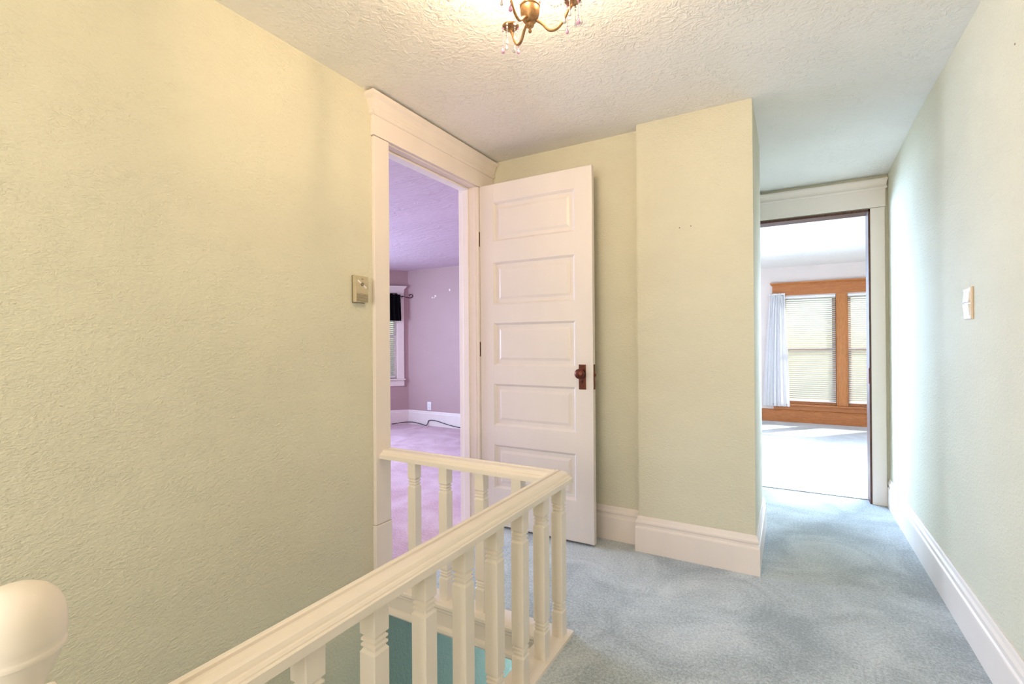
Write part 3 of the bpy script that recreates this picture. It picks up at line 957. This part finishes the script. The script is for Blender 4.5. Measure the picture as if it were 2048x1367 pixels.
# ------------------------------------------------------------------ mauve room window, valance, outlet, cable
A45 = math.radians(45)
w3 = empty('window_3', (PX, PY, 0), A45)
tag(w3, 'white framed window in the corner of the mauve room', 'window', 'structure')
zz0, zz1 = 0.645, 1.86
bx('side_casing', (-0.150, -0.060, -0.020, 0.0, zz0, 1.868), M['trim'], w3)
bx('side_casing', (-1.140, -1.050, -0.020, 0.0, zz0, 1.868), M['trim'], w3)
bx('head_board', (-1.145, -0.055, -0.022, 0.0, 1.868, 1.935), M['trim'], w3)
bm = bmesh.new()
sweep(bm, [(0, 1.925), (0.005, 1.925), (0.010, 1.932), (0.028, 1.948), (0.034, 1.952), (0.034, 1.965), (0, 1.965)], [(-1.145, 0), (-1.145, -0.022), (-0.055, -0.022), (-0.055, 0)], -1)
new_obj('head_cap', bm, M['trim'], w3)
bx('window_stool', (-1.165, -0.040, -0.045, 0.02, 0.628, 0.645), M['trim'], w3, 0.004)
bx('apron_board', (-1.140, -0.060, -0.018, 0.0, 0.543, 0.628), M['trim'], w3)
bx('jamb', (-0.165, -0.147, 0.0, T, zz0, zz1), M['trim'], w3, 0.002)
bx('jamb', (-1.053, -1.035, 0.0, T, zz0, zz1), M['trim'], w3, 0.002)
for (za, zb, yy) in ((zz0, 1.27, 0.055), (1.23, zz1, 0.085)):
    sash = empty('sash', (0, yy, 0))
    sash.parent = w3
    for b in ((-0.205, -0.165, -0.014, 0.014, za, zb), (-1.035, -0.995, -0.014, 0.014, za, zb)):
        bx('sash_stile', b, M['trim'], sash, 0.002)
    for b in ((-0.995, -0.205, -0.014, 0.014, za, za + 0.045), (-0.995, -0.205, -0.014, 0.014, zb - 0.04, zb)):
        bx('sash_rail', b, M['trim'], sash, 0.002)
    boxes_obj('pane', [(-1.0, -0.2, -0.002, 0.002, za + 0.04, zb - 0.035)], M['glass'], sash)
make_blind('window_blind', -1.030, -0.185, 0.665, 1.850, 0.0285, 0.025, 35, 'white slatted blind below the black valance in the mauve room', (PX - 0.02 * math.sin(A45), PY + 0.02 * math.cos(A45), 0), A45)

va_ = empty('window_valance', (PX, PY, 0), A45)
tag(va_, 'short black valance gathered on an iron rod in the mauve room', 'valance')
bm = cloth(0.98, 1.0, 0.375, 0, 0, 16, 0.013, 200, 10)
for v in bm.verts:
    if v.co.z > 0.37:
        v.co.z += 0.006 * math.sin(v.co.x * 90)
vo = new_obj('valance_cloth', bm, M['black_cloth'], va_, True)
vo.location = (-0.600, -0.070, 1.470)
bm = bmesh.new()
tube(bm, [(-1.16, -0.070, 1.815), (-0.065, -0.070, 1.815)], 0.006, 10)
cr = new_obj('curtain_rod', bm, M['black_metal'], va_, True)
for sx, x0 in ((1, -0.072), (-1, -1.153)):
    bm = bmesh.new()
    pts = [Vector((x0, -0.070, 1.815)), Vector((x0 + sx * 0.03, -0.070, 1.807)), Vector((x0 + sx * 0.065, -0.070, 1.798)), Vector((x0 + sx * 0.100, -0.070, 1.797))]
    cx, cz = x0 + sx * 0.105, 1.826
    for k in range(13):
        t = k / 12
        ang = -math.pi / 2 + t * 1.6 * math.pi
        rr = 0.029 * (1 - 0.45 * t)
        pts.append(Vector((cx + sx * rr * math.cos(ang), -0.070, cz + rr * math.sin(ang))))
    tube(bm, smooth_path(pts, 3), 0.0045, 8)
    new_obj('scroll_finial', bm, M['black_metal'], cr, True)
bm = bmesh.new()
tube(bm, [(-0.085, -0.072, 1.815), (-0.085, -0.02, 1.805), (-0.085, -0.02, 1.79)], 0.005, 8)
lathe(bm, [(0.012, -0.006), (0.012, 0.006)], 12, (-0.085, -0.072, 1.815))
new_obj('rod_bracket', bm, M['black_metal'], va_, True)

ol = empty('wall_outlet', (-4.363, PY, 0.275))
tag(ol, 'white electrical outlet above the baseboard in the mauve room', 'outlet')
bx('cover_plate', (-0.035, 0.035, -0.006, 0.0, -0.057, 0.057), M['white_plastic'], ol, 0.002)
for z in (-0.02, 0.02):
    r_ = bx('receptacle', (-0.016, 0.016, -0.008, -0.006, z - 0.014, z + 0.014), M['white_plastic'], ol, 0.002)
    for x in (-0.006, 0.006):
        bx('slot', (x - 0.001, x + 0.001, -0.0084, -0.0078, z - 0.005, z + 0.005), M['dark'], r_, 0.0002)

bm = bmesh.new()
yb = PY - 0.024
cpts = [(-4.90, yb - 0.02 - 0.14, 0.008), (-4.80, yb - 0.055, 0.022), (-4.70, yb, 0.030), (-4.58, yb, 0.026), (-4.45, yb - 0.01, 0.012), (-4.385, yb - 0.02, 0.008), (-4.372, yb, 0.045), (-4.355, yb, 0.074),
        (-4.30, yb, 0.082), (-4.22, yb, 0.078), (-4.10, yb, 0.055), (-3.96, yb, 0.032), (-3.82, yb, 0.018), (-3.6, yb - 0.01, 0.008), (-3.2, yb - 0.02, 0.008)]
tube(bm, smooth_path(cpts, 6), 0.0055, 8)
o = new_obj('cable', bm, M['cable'], None, True)
tag(o, 'dark grey cable looping along the mauve room baseboard', 'cable')
